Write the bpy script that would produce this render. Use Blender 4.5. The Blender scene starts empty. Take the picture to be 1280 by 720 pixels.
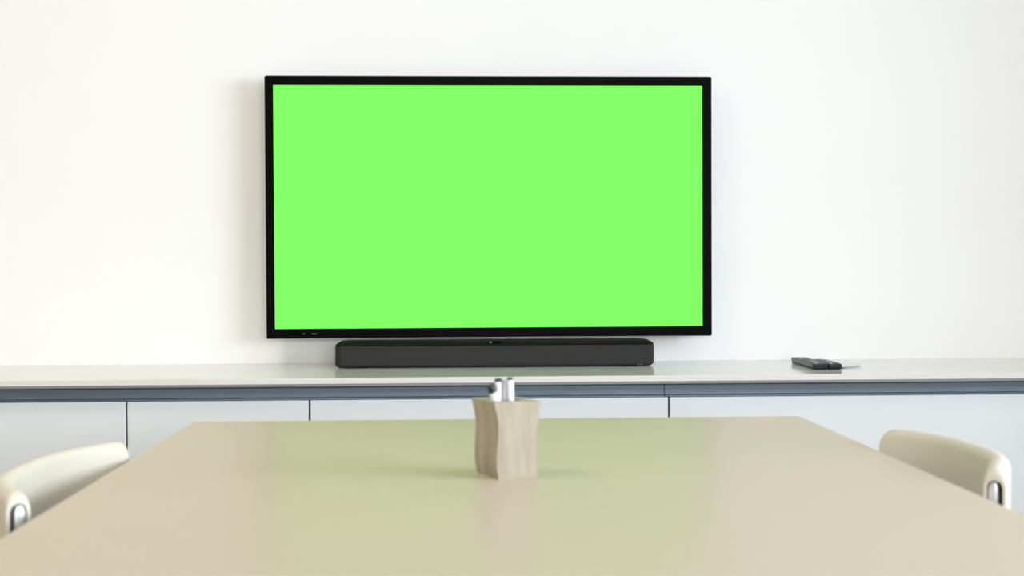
import bpy, bmesh, math, random
from mathutils import Vector, Matrix
random.seed(4)
C = bpy.context.scene
col = C.collection
# ------------------------------------------------------------------ camera
FPX = 1580.0
CAMH = 1.05
p_, y_, r_ = .01919, .0457, -.0037
cp, sp, cy, sy, cr, sr = math.cos(p_), math.sin(p_), math.cos(y_), math.sin(y_), math.cos(r_), math.sin(r_)
F = Vector((sy*cp, cy*cp, -sp)); RT = Vector((cy, -sy, 0)); U = RT.cross(F)
R2 = cr*RT + sr*U; U2 = -sr*RT + cr*U
cd = bpy.data.cameras.new('camera'); cam = bpy.data.objects.new('camera', cd); col.objects.link(cam)
cam.matrix_world = Matrix(((R2.x, U2.x, -F.x, 0), (R2.y, U2.y, -F.y, 0), (R2.z, U2.z, -F.z, CAMH), (0, 0, 0, 1)))
cd.sensor_width = 36; cd.lens = 36*FPX/1280; cd.clip_start = .02
cd.dof.use_dof = True; cd.dof.focus_distance = 3.45; cd.dof.aperture_fstop = 4.5
C.camera = cam
# ------------------------------------------------------------------ light and exposure
C.view_settings.view_transform = 'Standard'; C.view_settings.look = 'None'
C.view_settings.gamma = 1; C.view_settings.use_curve_mapping = False
C.view_settings.exposure = 0.07
W = bpy.data.worlds.new('world'); C.world = W; W.use_nodes = True
W.node_tree.nodes['Background'].inputs[0].default_value = (.75, .87, 1, 1)
W.node_tree.nodes['Background'].inputs[1].default_value = 1.6
RX, LX, BY, TY, CZ = 3.3, -3.0, -3.2, 3.56, 2.75       # room limits: right, left, rear, television wall, ceiling
def area(name, loc, rot, sx, sy_, power, colour, spread=math.pi):
    l = bpy.data.lights.new(name, 'AREA'); l.shape = 'RECTANGLE'; l.size = sx; l.size_y = sy_
    l.energy = power; l.color = colour; l.spread = spread
    o = bpy.data.objects.new(name, l); col.objects.link(o); o.location = loc; o.rotation_euler = rot
    return o
# daylight just outside the window of the right wall
area('window_daylight', (RX+.16, .35, 1.62), (0, math.pi/2, 0), 1.4, 3.0, 205, (.77, .86, 1.0))
# daylight just outside the window of the rear wall
area('rear_window_daylight', (.7, BY-.16, 1.62), (math.pi/2, 0, 0), 3.2, 1.4, 142, (.985, .975, .965))
# ------------------------------------------------------------------ materials
def mat(name, base, rough=.5, metal=0, spec=.5, var=.03, scale=6, bump=0, bscale=200, coat=0, stretch=(1, 1, 1), col2=None, emit=None, estr=1):
    m = bpy.data.materials.new(name); m.use_nodes = True; nt = m.node_tree; n = nt.nodes; L = nt.links
    b = n['Principled BSDF']
    b.inputs['Roughness'].default_value = rough; b.inputs['Metallic'].default_value = metal
    b.inputs['Specular IOR Level'].default_value = spec; b.inputs['Coat Weight'].default_value = coat
    tc = n.new('ShaderNodeTexCoord'); mp = n.new('ShaderNodeMapping'); mp.inputs['Scale'].default_value = stretch
    L.new(tc.outputs['Object'], mp.inputs[0])
    ns = n.new('ShaderNodeTexNoise'); ns.inputs['Scale'].default_value = scale; ns.inputs['Detail'].default_value = 4
    L.new(mp.outputs[0], ns.inputs['Vector'])
    cr_ = n.new('ShaderNodeValToRGB'); L.new(ns.outputs['Fac'], cr_.inputs[0])
    c2 = col2 or tuple(min(1, c*(1-var)) for c in base)
    cr_.color_ramp.elements[0].position = .35; cr_.color_ramp.elements[1].position = .65
    cr_.color_ramp.elements[0].color = (*c2, 1); cr_.color_ramp.elements[1].color = (*base, 1)
    L.new(cr_.outputs[0], b.inputs['Base Color'])
    if bump:
        bn = n.new('ShaderNodeTexNoise'); bn.inputs['Scale'].default_value = bscale; L.new(mp.outputs[0], bn.inputs['Vector'])
        bp = n.new('ShaderNodeBump'); bp.inputs['Strength'].default_value = bump; bp.inputs['Distance'].default_value = .002
        L.new(bn.outputs['Fac'], bp.inputs['Height']); L.new(bp.outputs[0], b.inputs['Normal'])
    if emit:
        b.inputs['Emission Color'].default_value = (*emit, 1); b.inputs['Emission Strength'].default_value = estr
    return m
M = {}
M['wall'] = mat('white_paint', (.90, .90, .885), .75, spec=.2, var=.008, scale=2, bump=.06, bscale=120)
M['warm_wall'] = mat('warm_plaster', (.40, .34, .22), .8, spec=.2, var=.02)
M['ceiling'] = mat('ceiling_paint', (.62, .615, .60), .85, spec=.2, var=.01)
M['floor'] = mat('oak_floor', (.26, .21, .15), .5, var=.25, scale=9, stretch=(1, 9, 1))
M['counter'] = mat('pale_marble', (.74, .72, .69), .10, spec=.2, var=.04, scale=3.2, stretch=(.8, 3, 1), coat=0)
M['door'] = mat('white_lacquer', (.74, .77, .78), .35, spec=.4, var=.01)
M['carcass'] = mat('dark_carcass', (.05, .05, .05), .7, var=.1)
M['channel'] = mat('blue_grey_aluminium', (.20, .25, .30), .42, metal=.55, var=.06, scale=12, stretch=(.3, 1, 1))
M['table'] = mat('cream_laminate', (.575, .515, .395), .28, spec=.018, var=.01, scale=3)
M['bezel'] = mat('black_gloss_plastic', (.0015, .0015, .002), .35, spec=.03, var=.1)
M['tvbody'] = mat('dark_grey_plastic', (.03, .03, .03), .5, var=.1)
M['trimmetal'] = mat('grey_edge_trim', (.22, .22, .22), .35, metal=.6, var=.05)
M['screen'] = mat('green_screen', (.0, .0, .0), .5, spec=0, emit=(.231, 1.0, .138), estr=.953)
M['cloth'] = mat('speaker_cloth', (.027, .027, .026), .75, spec=.3, var=.15, scale=300, bump=.3, bscale=900)
M['sbtop'] = mat('speaker_top', (.015, .012, .0145), .5, spec=.02, var=.1)
M['mark'] = mat('grey_print', (.25, .25, .25), .5)
M['remote'] = mat('black_remote_plastic', (.013, .015, .018), .35, spec=.35, var=.1)
M['remoteside'] = mat('grey_remote_side', (.11, .115, .11), .4, spec=.5, var=.1)
M['key'] = mat('grey_rubber_key', (.16, .17, .19), .55, var=.1)
M['keyl'] = mat('pale_rubber_key', (.42, .44, .46), .5, var=.1)
M['card'] = mat('pale_card', (.80, .82, .82), .35, var=.04)
M['cardline'] = mat('grey_card_edge', (.28, .29, .30), .5, var=.04)
M['wood'] = mat('pale_carved_wood', (.44, .395, .305), .5, spec=.2, var=.1, col2=(.36, .315, .235), scale=26, stretch=(2.2, 2.2, .25), bump=.25, bscale=60)
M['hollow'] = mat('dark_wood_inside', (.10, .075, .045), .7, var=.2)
M['pen'] = mat('white_pen_barrel', (.86, .89, .92), .25, spec=.5, var=.02)
M['pengrey'] = mat('silver_pen_barrel', (.42, .43, .47), .3, metal=.5, var=.05)
M['pencap'] = mat('black_pen_cap', (.012, .012, .015), .35, var=.1)
M['penbrown'] = mat('brown_pen_tip', (.20, .13, .11), .4, var=.1)
M['chair'] = mat('cream_moulded_plastic', (.69, .65, .55), .42, spec=.4, var=.02, bump=.05)
M['steel'] = mat('brushed_steel', (.70, .74, .76), .4, metal=.6, var=.06)
M['frame'] = mat('white_window_frame', (.85, .85, .84), .4, var=.02)
def glass():
    m = bpy.data.materials.new('window_glass'); m.use_nodes = True; nt = m.node_tree; n = nt.nodes; n.remove(n['Principled BSDF'])
    t = n.new('ShaderNodeBsdfTransparent'); g = n.new('ShaderNodeBsdfGlossy'); g.inputs['Roughness'].default_value = .02
    x = n.new('ShaderNodeMixShader'); f = n.new('ShaderNodeFresnel'); f.inputs[0].default_value = 1.3
    nt.links.new(f.outputs[0], x.inputs[0]); nt.links.new(t.outputs[0], x.inputs[1]); nt.links.new(g.outputs[0], x.inputs[2])
    nt.links.new(x.outputs[0], n['Material Output'].inputs[0]); return m
M['glass'] = glass()
# ------------------------------------------------------------------ helpers
def tag(o, label=None, cat=None, group=None, kind=None):
    if label: o['label'] = label
    if cat: o['category'] = cat
    if group: o['group'] = group
    if kind: o['kind'] = kind
    return o
def empty(name, loc=(0, 0, 0), rz=0):
    o = bpy.data.objects.new(name, None); col.objects.link(o); o.location = loc; o.rotation_euler = (0, 0, rz)
    o.empty_display_size = .05
    return o
def build(name, bm, m, parent=None, smooth=False, loc=None):
    bmesh.ops.recalc_face_normals(bm, faces=bm.faces)
    me = bpy.data.meshes.new(name); bm.to_mesh(me); bm.free()
    ms = m if isinstance(m, (list, tuple)) else [m]
    for k in ms: me.materials.append(M[k])
    if smooth:
        for f in me.polygons: f.use_smooth = True
        if smooth != 'all': me.set_sharp_from_angle(angle=math.radians(35))
    o = bpy.data.objects.new(name, me); col.objects.link(o)
    if parent: o.parent = parent
    if loc: o.location = loc
    return o
def box(bm, x0, x1, y0, y1, z0, z1, bev=0, seg=2):
    r = bmesh.ops.create_cube(bm, size=1)
    vs = r['verts']
    for v in vs:
        v.co = Vector((x0+(x1-x0)*(v.co.x+.5), y0+(y1-y0)*(v.co.y+.5), z0+(z1-z0)*(v.co.z+.5)))
    if bev:
        es = list({e for v in vs for e in v.link_edges})
        bmesh.ops.bevel(bm, geom=es, offset=bev, segments=seg, profile=.6, affect='EDGES')
    return bm
def B(*a, **k): return box(bmesh.new(), *a, **k)
def prism(bm, pts, axis, a0, a1):
    """extrude a 2-D outline along an axis: 'x' pts=(y,z); 'y' pts=(x,z); 'z' pts=(x,y)"""
    def co(p, a): return {'x': (a, p[0], p[1]), 'y': (p[0], a, p[1]), 'z': (p[0], p[1], a)}[axis]
    A = [bm.verts.new(co(p, a0)) for p in pts]; Bv = [bm.verts.new(co(p, a1)) for p in pts]
    n = len(pts)
    bm.faces.new(A); bm.faces.new(Bv[::-1])
    for i in range(n): bm.faces.new((A[i], A[(i+1) % n], Bv[(i+1) % n], Bv[i]))
    return bm
def rrect(x0, x1, y0, y1, r, n=5):
    pts = []
    for cx, cy_, a in ((x1-r, y1-r, 0), (x0+r, y1-r, 90), (x0+r, y0+r, 180), (x1-r, y0+r, 270)):
        for i in range(n+1):
            t = math.radians(a+90*i/n); pts.append((cx+r*math.cos(t), cy_+r*math.sin(t)))
    return pts
def ringloft(bm, rings, cap0=True, cap1=True):
    vr = [[bm.verts.new(c) for c in r] for r in rings]; n = len(vr[0])
    for a, b in zip(vr, vr[1:]):
        for i in range(n): bm.faces.new((a[i], a[(i+1) % n], b[(i+1) % n], b[i]))
    if cap0: bm.faces.new(vr[0][::-1])
    if cap1: bm.faces.new(vr[-1])
    return vr
def tube(bm, pts, rad, n=14, cap=True):
    pts = [Vector(p) for p in pts]
    rs = rad if isinstance(rad, (list, tuple)) else [rad]*len(pts)
    rings = []
    t0 = (pts[1]-pts[0]).normalized(); u = t0.orthogonal().normalized()
    for i, p in enumerate(pts):
        t = (pts[min(i+1, len(pts)-1)]-pts[max(i-1, 0)]).normalized()
        u = (u-t*u.dot(t)).normalized(); w = t.cross(u)
        rings.append([p+rs[i]*(math.cos(2*math.pi*k/n)*u+math.sin(2*math.pi*k/n)*w) for k in range(n)])
    ringloft(bm, rings, cap, cap); return bm
# ------------------------------------------------------------------ the room
T = .15
def struct(name, bm, m): return tag(build(name, bm, m), kind='structure')
struct('floor', B(LX-T, RX+T, BY-T, TY+T, -T, 0), 'floor')
struct('ceiling', B(LX-T, RX+T, BY-T, TY+T, CZ, CZ+T), 'ceiling')
struct('wall_front', B(LX-T, RX+T, TY, TY+T, 0, CZ), 'wall')
struct('wall_left', B(LX-T, LX, BY, TY, 0, CZ), 'warm_wall')
def wall_hole(name, axis, a0, a1, w0, w1, h0, h1, c0, c1, m):
    bm = bmesh.new()
    for s0, s1, z0, z1 in ((a0, w0, 0, CZ), (w1, a1, 0, CZ), (w0, w1, 0, h0), (w0, w1, h1, CZ)):
        if axis == 'y': box(bm, c0, c1, s0, s1, z0, z1)
        else: box(bm, s0, s1, c0, c1, z0, z1)
    return struct(name, bm, m)
WY0, WY1, WZ0, WZ1 = -1.15, 1.85, .92, 2.32
wall_hole('wall_right', 'y', BY, TY, WY0, WY1, WZ0, WZ1, RX, RX+T, 'wall')
wall_hole('wall_rear', 'x', LX, RX, -.9, 2.3, WZ0, WZ1, BY-T, BY, 'wall')
def window(name, axis, w0, w1, c):
    bm = bmesh.new(); f = .05
    bars = [(w0, w1, WZ0, WZ0+f), (w0, w1, WZ1-f, WZ1), (w0, w0+f, WZ0, WZ1), (w1-f, w1, WZ0, WZ1), ((w0+w1)/2-f/2, (w0+w1)/2+f/2, WZ0, WZ1)]
    for s0, s1, z0, z1 in bars:
        if axis == 'y': box(bm, c-.03, c+.03, s0, s1, z0, z1)
        else: box(bm, s0, s1, c-.03, c+.03, z0, z1)
    o = struct(name, bm, 'frame')
    g = bmesh.new()
    if axis == 'y': box(g, c-.003, c+.003, w0+f, w1-f, WZ0+f, WZ1-f)
    else: box(g, w0+f, w1-f, c-.003, c+.003, WZ0+f, WZ1-f)
    build('glass_pane', g, 'glass', o)
window('window_1', 'y', WY0, WY1, RX+T/2)
window('window_2', 'x', -.9, 2.3, BY-T/2)
struct('baseboard_left', B(LX, LX+.012, BY, TY, 0, .08, bev=.003), 'frame')
struct('baseboard_right', B(RX-.012, RX, BY, TY, 0, .08, bev=.003), 'frame')
# flat ceiling lamps, outside the picture, lighting the room from above
def ceiling_lamp(x, y, label, power, colour):
    t = empty('ceiling_light', (x, y, CZ)); tag(t, label, 'ceiling light', 'flat ceiling lights')
    build('lamp_frame', prism(bmesh.new(), rrect(-.34, .34, -.34, .34, .03), 'z', -.045, 0), 'frame', t)
    build('diffuser', prism(bmesh.new(), rrect(-.31, .31, -.31, .31, .02), 'z', -.052, -.045), 'frame', t)
    a = area('lamp_glow', (0, 0, -.056), (0, 0, 0), .6, .6, power, colour); a.parent = t
ceiling_lamp(-1.45, 1.7, 'square flat ceiling light on the left of the room', 20, (1.0, .85, .64))
ceiling_lamp(1.45, 1.7, 'square flat ceiling light on the right of the room', 5, (1.0, .95, .86))
# ------------------------------------------------------------------ sideboard: worktop, channels, cabinets
CTZ, CY0 = .7735, 3.088
prof = [(TY, CTZ), (CY0+.002, CTZ), (CY0, CTZ-.0015), (CY0, .7600), (CY0+.002, .7585), (CY0+.022, .7512), (TY, .7512)]
wt = build('worktop', prism(bmesh.new(), prof, 'x', -2.6, 2.9), 'counter')
tag(wt, 'long pale polished stone worktop running along the wall over the white cabinets', 'worktop')
chp = [(3.142, .7512), (3.142, .748), (3.148, .744), (3.150, .732), (3.146, .7215), (3.138, .7185), (3.138, .7165), (3.20, .7165), (3.20, .7512)]
for x0, x1, lab in ((-2.58, .5250, 'blue-grey metal grip channel under the worktop, left length under the television'),
                    (.5268, 2.88, 'blue-grey metal grip channel under the worktop, right length below the remote controls')):
    o = build('grip_channel', prism(bmesh.new(), chp, 'x', x0, x1), 'channel')
    tag(o, lab, 'metal channel', 'grip channels between worktop and cabinet doors')
def cabinet(x0, x1, label, leaf=None):
    t = empty('base_cabinet', ((x0+x1)/2, 3.36, 0)); tag(t, label, 'cabinet', 'white cabinets under the worktop')
    h = (x1-x0)/2; g = .0024
    bm = bmesh.new(); w = h-.0006
    box(bm, -w, w, -.19, .195, .08, .098); box(bm, -w, w, -.155, .195, .698, .7160)
    box(bm, -w, -w+.018, -.19, .195, .098, .698); box(bm, w-.018, w, -.19, .195, .098, .698)
    box(bm, -w+.018, w-.018, .185, .195, .098, .698)
    build('body', bm, 'carcass', t)
    build('plinth', B(-w, w, -.15, -.13, 0, .08), 'carcass', t)
    ed = [-h] + ([0] if leaf else []) + [h]
    for a, b in zip(ed, ed[1:]):
        build('door', B(a+g, b-g, -.221, -.202, .09, .7145, bev=.0012, seg=1), 'door', t)
    return t
cabinet(-2.58, -1.700, 'leftmost white cabinet under the far left end of the worktop')
cabinet(-1.700, -.8060, 'white cabinet behind the left chair, left of the first door gap')
cabinet(-.8060, -.3590, 'narrow white cabinet between the two left door gaps, by the table corner')
cabinet(-.3590, .5360, 'white cabinet below the soundbar, behind the table centre')
cabinet(.5360, 1.780, 'white cabinet behind the right chair, below the remote controls')
cabinet(1.780, 2.88, 'rightmost white cabinet under the far right end of the worktop')
# ------------------------------------------------------------------ television
tvx, tvy = .1003, 3.48
tv = empty('television', (tvx, tvy, 1.2062)); tag(tv, 'large black framed flat television on the wall showing a plain green screen', 'television')
tv.rotation_euler = (0, math.radians(-.05), 0)
HW, HH = .6145, .3595
def frame_bm(x0, x1, z0, z1, X0, X1, Z0, Z1, y0, y1, r):
    bm = bmesh.new(); o = rrect(X0, X1, Z0, Z1, r, 4); i = rrect(x0, x1, z0, z1, .0006, 4)
    V = [[bm.verts.new((p[0], y, p[1])) for p in s] for s, y in ((i, y0), (o, y0), (o, y1), (i, y1))]
    n = len(o)
    for a in range(4):
        for k in range(n): bm.faces.new((V[a][k], V[a][(k+1) % n], V[(a+1) % 4][(k+1) % n], V[(a+1) % 4][k]))
    return bm
sx0, sx1, sz0, sz1 = -.5908, .5882, -.3318, .3345
build('bezel', frame_bm(sx0, sx1, sz0, sz1, -HW+.0015, HW-.0015, -HH+.0015, HH-.0015, -.001, .006, .005), 'bezel', tv)
build('edge_trim', frame_bm(-HW+.0015, HW-.0015, -HH+.0015, HH-.0015, -HW, HW, -HH, HH, .0, .016, .006), 'trimmetal', tv)
build('screen', B(sx0, sx1, .0005, .004, sz0, sz1), 'screen', tv)
build('back_cover', prism(bmesh.new(), rrect(-HW+.003, HW-.003, -HH+.003, HH-.003, .006), 'y', .005, .022), 'tvbody', tv)
build('rear_housing', B(-.40, .40, .020, .044, -.30, .12, bev=.01), 'tvbody', tv)
build('wall_bracket', B(-.22, .22, .042, .078, -.12, .10), 'tvbody', tv)
for x0, x1 in ((-.5155, -.5125), (-.5105, -.5090), (-.4905, -.4860), (-.4852, -.4838), (-.4815, -.4775)):
    build('printed_mark', B(x0, x1, -.0018, -.0005, -HH+.0130, -HH+.0148), 'mark', tv)
# ------------------------------------------------------------------ soundbar
sb = empty('soundbar', (.1095, 3.415, CTZ+.001)); tag(sb, 'long dark grey soundbar on the worktop directly beneath the television', 'soundbar')
hw, hd, hh = .4265, .053, .0695; hf = .0600
def oct_(hw, hd, c): return [(-hw+c, -hd), (hw-c, -hd), (hw-c*.35, -hd+c*.3), (hw, -hd+c), (hw, hd-c), (hw-c, hd), (-hw+c, hd), (-hw, hd-c), (-hw, -hd+c), (-hw+c*.35, -hd+c*.3)]
def slab(z0, z1, ins0, ins1, c=.016):
    bm = bmesh.new(); rings = []
    for z, i in ((z0, ins0), (z1, ins1)): rings.append([(x, y, z) for x, y in oct_(hw-i, hd-i, c)])
    ringloft(bm, rings); return bm
bm = bmesh.new(); ringloft(bm, [[(x, y, z) for x, y in oct_(hw-i, hd-i, .016)] for z, i in ((.002, .005), (.007, .0005), (.010, 0), (hf-.0022, 0))])
build('fabric_grille', bm, 'cloth', sb)
build('groove', slab(hf-.0026, hf+.0004, .0018, .0018), 'bezel', sb)
bm = bmesh.new(); ringloft(bm, [[(x, y, z) for x, y in oct_(hw-i, hd-i, .016)] for z, i in ((hf, 0), (hf+.002, .001), (hh-.0015, .011), (hh, .016))])
build('top_cover', bm, 'sbtop', sb)
for sx_ in (-.36, .36):
    build('foot', prism(bmesh.new(), rrect(sx_-.02, sx_+.02, -.03, .03, .008), 'z', -.001, .0025), 'bezel', sb)
bm = B(-.012, .012, -.0012, .0012, -.0036, .0036, bev=.0008)
o = build('control_window', bm, 'bezel', sb, loc=(.004, -.0476, hf+.0058)); o.rotation_euler = (math.radians(-40), 0, 0)
o = build('status_light', B(-.0028, .0028, -.0012, .0012, -.0016, .0016, bev=.0005), 'mark', sb, loc=(-.013, -.0476, hf+.0060)); o.rotation_euler = (math.radians(-40), 0, 0)
for hx in (.383, .391):
    build('side_button', B(hx-.0016, hx+.0016, -hd-.0012, -hd+.001, .0035, .0062), 'mark', sb)
# ------------------------------------------------------------------ remote controls
def remote(loc, rz, w, ln, h, label, rows, cols, side=True):
    t = empty('remote_control', loc, rz); tag(t, label, 'remote control', 'remote controls on the worktop')
    bm = bmesh.new(); k = w/2
    rings = [[(x, y, z) for x, y in rrect(-k+i, k-i, i, ln-i, .0022)] for z, i in ((0, .003), (h*.2, .0008), (h*.8, 0), (h-.0008, .0003), (h, .0016))]
    vr = ringloft(bm, rings)
    build('case', bm, 'remote', t, smooth=True)
    if side:
        build('side_trim', B(-k-.0006, -k+.0010, .006, ln-.006, h*.42, h*.80, bev=.0004), 'remoteside', t)
    for r in range(rows):
        for c in range(cols):
            x = (c-(cols-1)/2)*(w*.8/cols); y = .012+r*(ln-.04)/rows
            kw = w*.27/cols*1.3; kh = (ln-.04)/rows*.30
            build('key', B(x-kw, x+kw, y-kh, y+kh, h-.0005, h+.0022, bev=.0008, seg=1), 'keyl' if (r*3+c*5) % 7 == 0 else 'key', t)
    bm = bmesh.new(); tube(bm, [(0, ln-.05, h-.0005), (0, ln-.05, h+.0025)], w*.28, 20)
    build('navigation_ring', bm, 'key', t)
remote((.9430, 3.215, CTZ), math.radians(-1.2), .0385, .232, .0158, 'black remote control with raised keys, longer and left of the two on the worktop', 9, 3)
remote((.9815, 3.214, CTZ), math.radians(1.0), .0345, .170, .0152, 'dark grey remote control lying right against the longer one on the worktop', 7, 3, side=False)
cdm = empty('card', (1.032, 3.30, CTZ)); tag(cdm, 'small thin pale card lying flat at the right side of the remote controls', 'card')
bm = bmesh.new(); cdm.rotation_euler = (0, 0, math.radians(24))
prof = [(-.034+.068*i/8, .0004+.0025*(abs(i-4)/4)**2) for i in range(9)]
prism(bm, prof + [(x, z+.0006) for x, z in prof[::-1]], 'y', -.030, .030)
build('sheet', bm, 'card', cdm)
build('dark_stripe', B(-.030, .030, -.0298, -.0275, .0012, .0040), 'cardline', cdm)
# ------------------------------------------------------------------ table
TZ, X0, X1, Y0, Y1 = .74, -.5170, .6970, .62, 2.522
tb = empty('meeting_table', ((X0+X1)/2, (Y0+Y1)/2, 0)); tag(tb, 'large cream rectangular table with a smooth satin top in the foreground', 'table')
hx, hy = (X1-X0)/2, (Y1-Y0)/2
bm = bmesh.new()
ringloft(bm, [[(x, y, z) for x, y in rrect(-hx+i, hx-i, -hy+i, hy-i, .016-i, 6)] for z, i in ((TZ-.028, .0015), (TZ-.0265, 0), (TZ-.002, 0), (TZ-.0006, .0006), (TZ, .002))])
tb.rotation_euler = (0, 0, math.radians(.0))
build('tabletop', bm, 'table', tb)
build('apron', B(-hx+.10, hx-.10, -hy+.10, hy-.10, TZ-.085, TZ-.028), 'frame', tb)
for a in (-1, 1):
    for b in (-1, 1):
        cx_, cy_ = a*(hx-.13), b*(hy-.13)
        build('leg', prism(bmesh.new(), rrect(cx_-.03, cx_+.03, cy_-.03, cy_+.03, .006), 'z', 0, TZ-.084), 'frame', tb)
# ------------------------------------------------------------------ carved pen holder
# outline of the cross-section, measured at base: front corner (.063,1.806), right (.118,1.823), left (.034,1.878)
ph = empty('pen_holder', (.0765, 1.852, TZ)); tag(ph, 'small pale wooden pen holder with wavy carved sides standing mid table', 'pen holder')
HT = .111
def sect(z):
    t = z/HT
    w = .0055*math.sin(t*2*math.pi*1.0+.3)            # wave of the carved corners
    fc = Vector((-.0135-.0065*t-w*.55+.001, -.046+.002*t)); rt = Vector((.0415+.006*t-.0030*math.sin(t*math.pi), -.029+.001*t))
    lf = Vector((-.0425-.0085*t-w*.50, .026)); bk = rt+(lf-fc)
    bk.x -= .003
    g0 = fc.lerp(lf, .60); nrm = Vector(((lf-fc).y, -(lf-fc).x)).normalized()
    g = g0-nrm*(-.0022-.001*math.sin(t*7))             # groove down the left face
    ga = fc.lerp(lf, .52); gb = fc.lerp(lf, .70)
    f1 = fc.lerp(rt, .35)+Vector((0, .0012*math.sin(t*9))); f2 = fc.lerp(rt, .7)+Vector((0, -.0010*math.sin(t*8+1)))
    return [fc, f1, f2, rt, rt.lerp(bk, .5)+Vector((.0015*math.sin(t*8), 0)), bk, bk.lerp(lf, .5), lf, gb, g, ga]
bm = bmesh.new(); N = 26
rings = []
for i in range(N+1):
    z = HT*i/N; s = sect(z)
    if i == N: s = [v*.985 for v in s]
    rings.append([(v.x, v.y, z-(.0 if i < N else 0)) for v in s])
top = sect(HT)
cen = (top[0]+top[3]+top[5]+top[7])/4
hole = [cen+(v-cen)*.60 for v in top]
ang = lambda v: math.atan2(v.y-cen.y, v.x-cen.x)
hole = [cen+Vector((math.cos(ang(v)), math.sin(ang(v))))*.0245 for v in top]
rings.append([(v.x, v.y, HT) for v in hole])
hr = list(rings[-1])
bmo = bm; ringloft(bmo, rings + [[(x, y, HT-.004) for x, y, _ in hr], [(x, y, .02) for x, y, _ in hr]], True, True)
build('body', bmo, 'wood', ph, smooth=True)
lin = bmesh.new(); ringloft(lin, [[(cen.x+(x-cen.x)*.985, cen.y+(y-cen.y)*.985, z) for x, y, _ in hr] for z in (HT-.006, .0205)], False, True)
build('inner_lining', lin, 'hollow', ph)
# pens: one mesh per part, axis local z, tip up
def pen(base, tip, r, label, barrel, cap, capfrac, name='marker_pen'):
    b = Vector(base); tvec = Vector(tip)-b; ln = tvec.length
    t = empty(name, b); t.rotation_mode = 'QUATERNION'; t.rotation_quaternion = tvec.to_track_quat('Z', 'Y')
    tag(t, label, 'pen', 'pens in the wooden holder')
    z1 = ln*(1-capfrac)
    bm = bmesh.new(); tube(bm, [(0, 0, 0), (0, 0, .002), (0, 0, z1)], [r*.7, r, r], 18); build('barrel', bm, barrel, t, smooth=True)
    bm = bmesh.new(); tube(bm, [(0, 0, z1), (0, 0, ln-.003), (0, 0, ln-.0008), (0, 0, ln)], [r*1.06, r*1.04, r*.85, r*.55], 18); build('cap', bm, cap, t, smooth=True)
    return t
hc = Vector((.0765+cen.x, 1.852+cen.y, TZ+.0215))
pen(hc+Vector((.012, .010, 0)), hc+Vector((-.0210, -.0160, .1130)), .0062, 'marker with a thick black cap leaning to the left rim, nearest of the pens', 'pen', 'pencap', .10)
pen(hc+Vector((-.008, .004, 0)), (.0640, 1.850, .8820), .0058, 'white marker with a black end just behind the leaning black capped one', 'pen', 'pencap', .035)
pen(hc+Vector((.0105, -.003, 0)), (.0810, 1.843, .8840), .0050, 'tallest white pen with a black tip, on the right in the holder', 'pen', 'pencap', .028)
pen(hc+Vector((-.002, -.011, 0)), (.0735, 1.8515, .8790), .0036, 'slim silver grey pen between the white ones in the holder', 'pengrey', 'pengrey', .05, 'ballpoint_pen')
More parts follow.
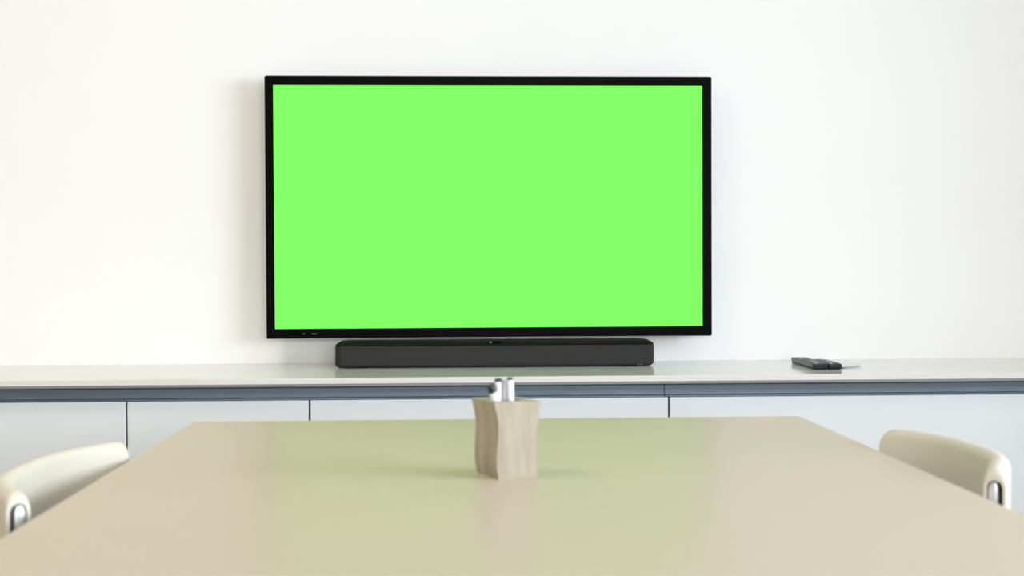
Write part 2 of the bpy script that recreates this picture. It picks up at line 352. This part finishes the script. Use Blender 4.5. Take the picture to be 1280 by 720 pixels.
# ------------------------------------------------------------------ chairs (local: sitter faces +x, backrest at x<0, base at floor)
def make_chair(label, ztop, hw, sag, R_):
    t = empty('shell_chair'); tag(t, label, 'chair', 'cream chairs at the table')
    TH, WT = .030, .0042; zc = ztop-.9*R_-.0075
    n = 64; bm = bmesh.new(); rings = []
    zb = .585
    for i in range(n+1):
        s = -hw*math.cos(math.pi*i/n)
        # plan curve: shallow arc that tightens towards both ends
        q = abs(s)/hw
        x = -sag*(1-q**2.6); y = s
        dx = sag*2.6*q**1.6/hw*(1 if s > 0 else -1)
        tn = Vector((dx, 1)).normalized(); nr = Vector((-tn.y, tn.x))   # outward (away from the table)
        e = hw-abs(s)
        zt = ztop-(R_-math.sqrt(max(0, R_**2-max(0, R_-e)**2)) if e < R_ else 0)*.9
        def P(d, z): return (x+nr.x*d, y+nr.y*d, z)
        sec = [P(0, zb), P(0, zt-.014)]
        for k in range(1, 6):                                            # rolled rim
            a = math.pi*k/6; sec.append(P(TH/2-TH/2*math.cos(a), zt-.014+.014*math.sin(a)))
        sec += [P(TH, zt-.014), P(TH, zb+.02), P(TH-WT, zb+.02), P(TH-WT, zt-.014)]
        for k in range(1, 4):
            a = math.pi*(1-k/4); sec.append(P(TH/2-(TH/2-WT)*math.cos(a), zt-.014+.0105*math.sin(a)))
        sec += [P(WT, zt-.014), P(WT, zb)]
        rings.append(sec)
    ringloft(bm, rings)
    build('backrest', bm, 'chair', t, smooth=True)
    # steel uprights standing inside the hollow of the backrest, near both ends
    for sg in (-1, 1):
        ye = sg*(hw-.0055); sl = sag*2.6*.96/hw*sg
        tn = Vector((sl, 1)).normalized(); nr = Vector((-tn.y, tn.x))
        xe = -sag*(1-(abs(ye)/hw)**2.6)
        bm = bmesh.new()
        c0 = Vector((xe, ye, 0))+Vector((nr.x, nr.y, 0))*.0118; tv_ = Vector((tn.x, tn.y, 0)); nv = Vector((nr.x, nr.y, 0))
        rings = []
        for z, k in ((zc-.037, .55), (zc-.034, .9), (zc-.022, 1), (zc-.008, 1), (zc, .65)):
            rings.append([c0+nv*(px*k)+tv_*(py*k)+Vector((0, 0, z)) for px, py in rrect(-.0072, .0072, -.005, .005, .0035, 3)])
        ringloft(bm, rings)
        c1 = c0-tv_*sg*.012
        tube(bm, [c1+Vector((0, 0, ztop-.050)), c1+Vector((0, 0, ztop-.12)), c1+Vector((0, -sg*.01, .60)), c1+Vector((0, -sg*.015, .44))], [.0045, .006, .0065, .007], 12)
        build('back_support', bm, 'steel', t, smooth=True)
    # seat shell with a soft front edge
    bm = bmesh.new(); rings = []
    for z, i in ((.425, .03), (.432, .008), (.445, 0), (.452, .004), (.455, .02)):
        rings.append([(x+.20, y, z) for x, y in rrect(-.235+i, .20-i, -.21+i, .21-i, .06, 6)])
    ringloft(bm, rings); build('seat', bm, 'chair', t, smooth=True)
    for a, b in ((-1, -1), (-1, 1), (1, -1), (1, 1)):
        bm = bmesh.new(); tube(bm, [(.19+a*.15, b*.15, .426), (.19+a*.20, b*.195, .010), (.19+a*.2005, b*.196, 0)], [.011, .009, .009], 12)
        build('leg', bm, 'steel', t, smooth=True)
    bm = bmesh.new()
    tube(bm, [(-.010, -.195, .44), (.02, -.16, .418), (.19, -.15, .418)], .009, 10); tube(bm, [(-.015, .195, .44), (.02, .16, .418), (.19, .15, .418)], .009, 10)
    tube(bm, [(.04, -.155, .418), (.04, .155, .418)], .009, 10); tube(bm, [(.30, -.155, .418), (.30, .155, .418)], .009, 10)
    build('seat_frame', bm, 'steel', t, smooth=True)
    return t
cl = make_chair('cream moulded chair pushed in at the left side of the table', .7655, .224, .070, .012)
cl.location = (-.5315, 1.842, 0); cl.rotation_euler = (0, 0, math.radians(-1.2))
cr2 = make_chair('cream moulded chair pushed in at the right side of the table', .7700, .188, .058, .022)
cr2.location = (.7270, 1.915, 0); cr2.rotation_euler = (0, 0, math.radians(183))
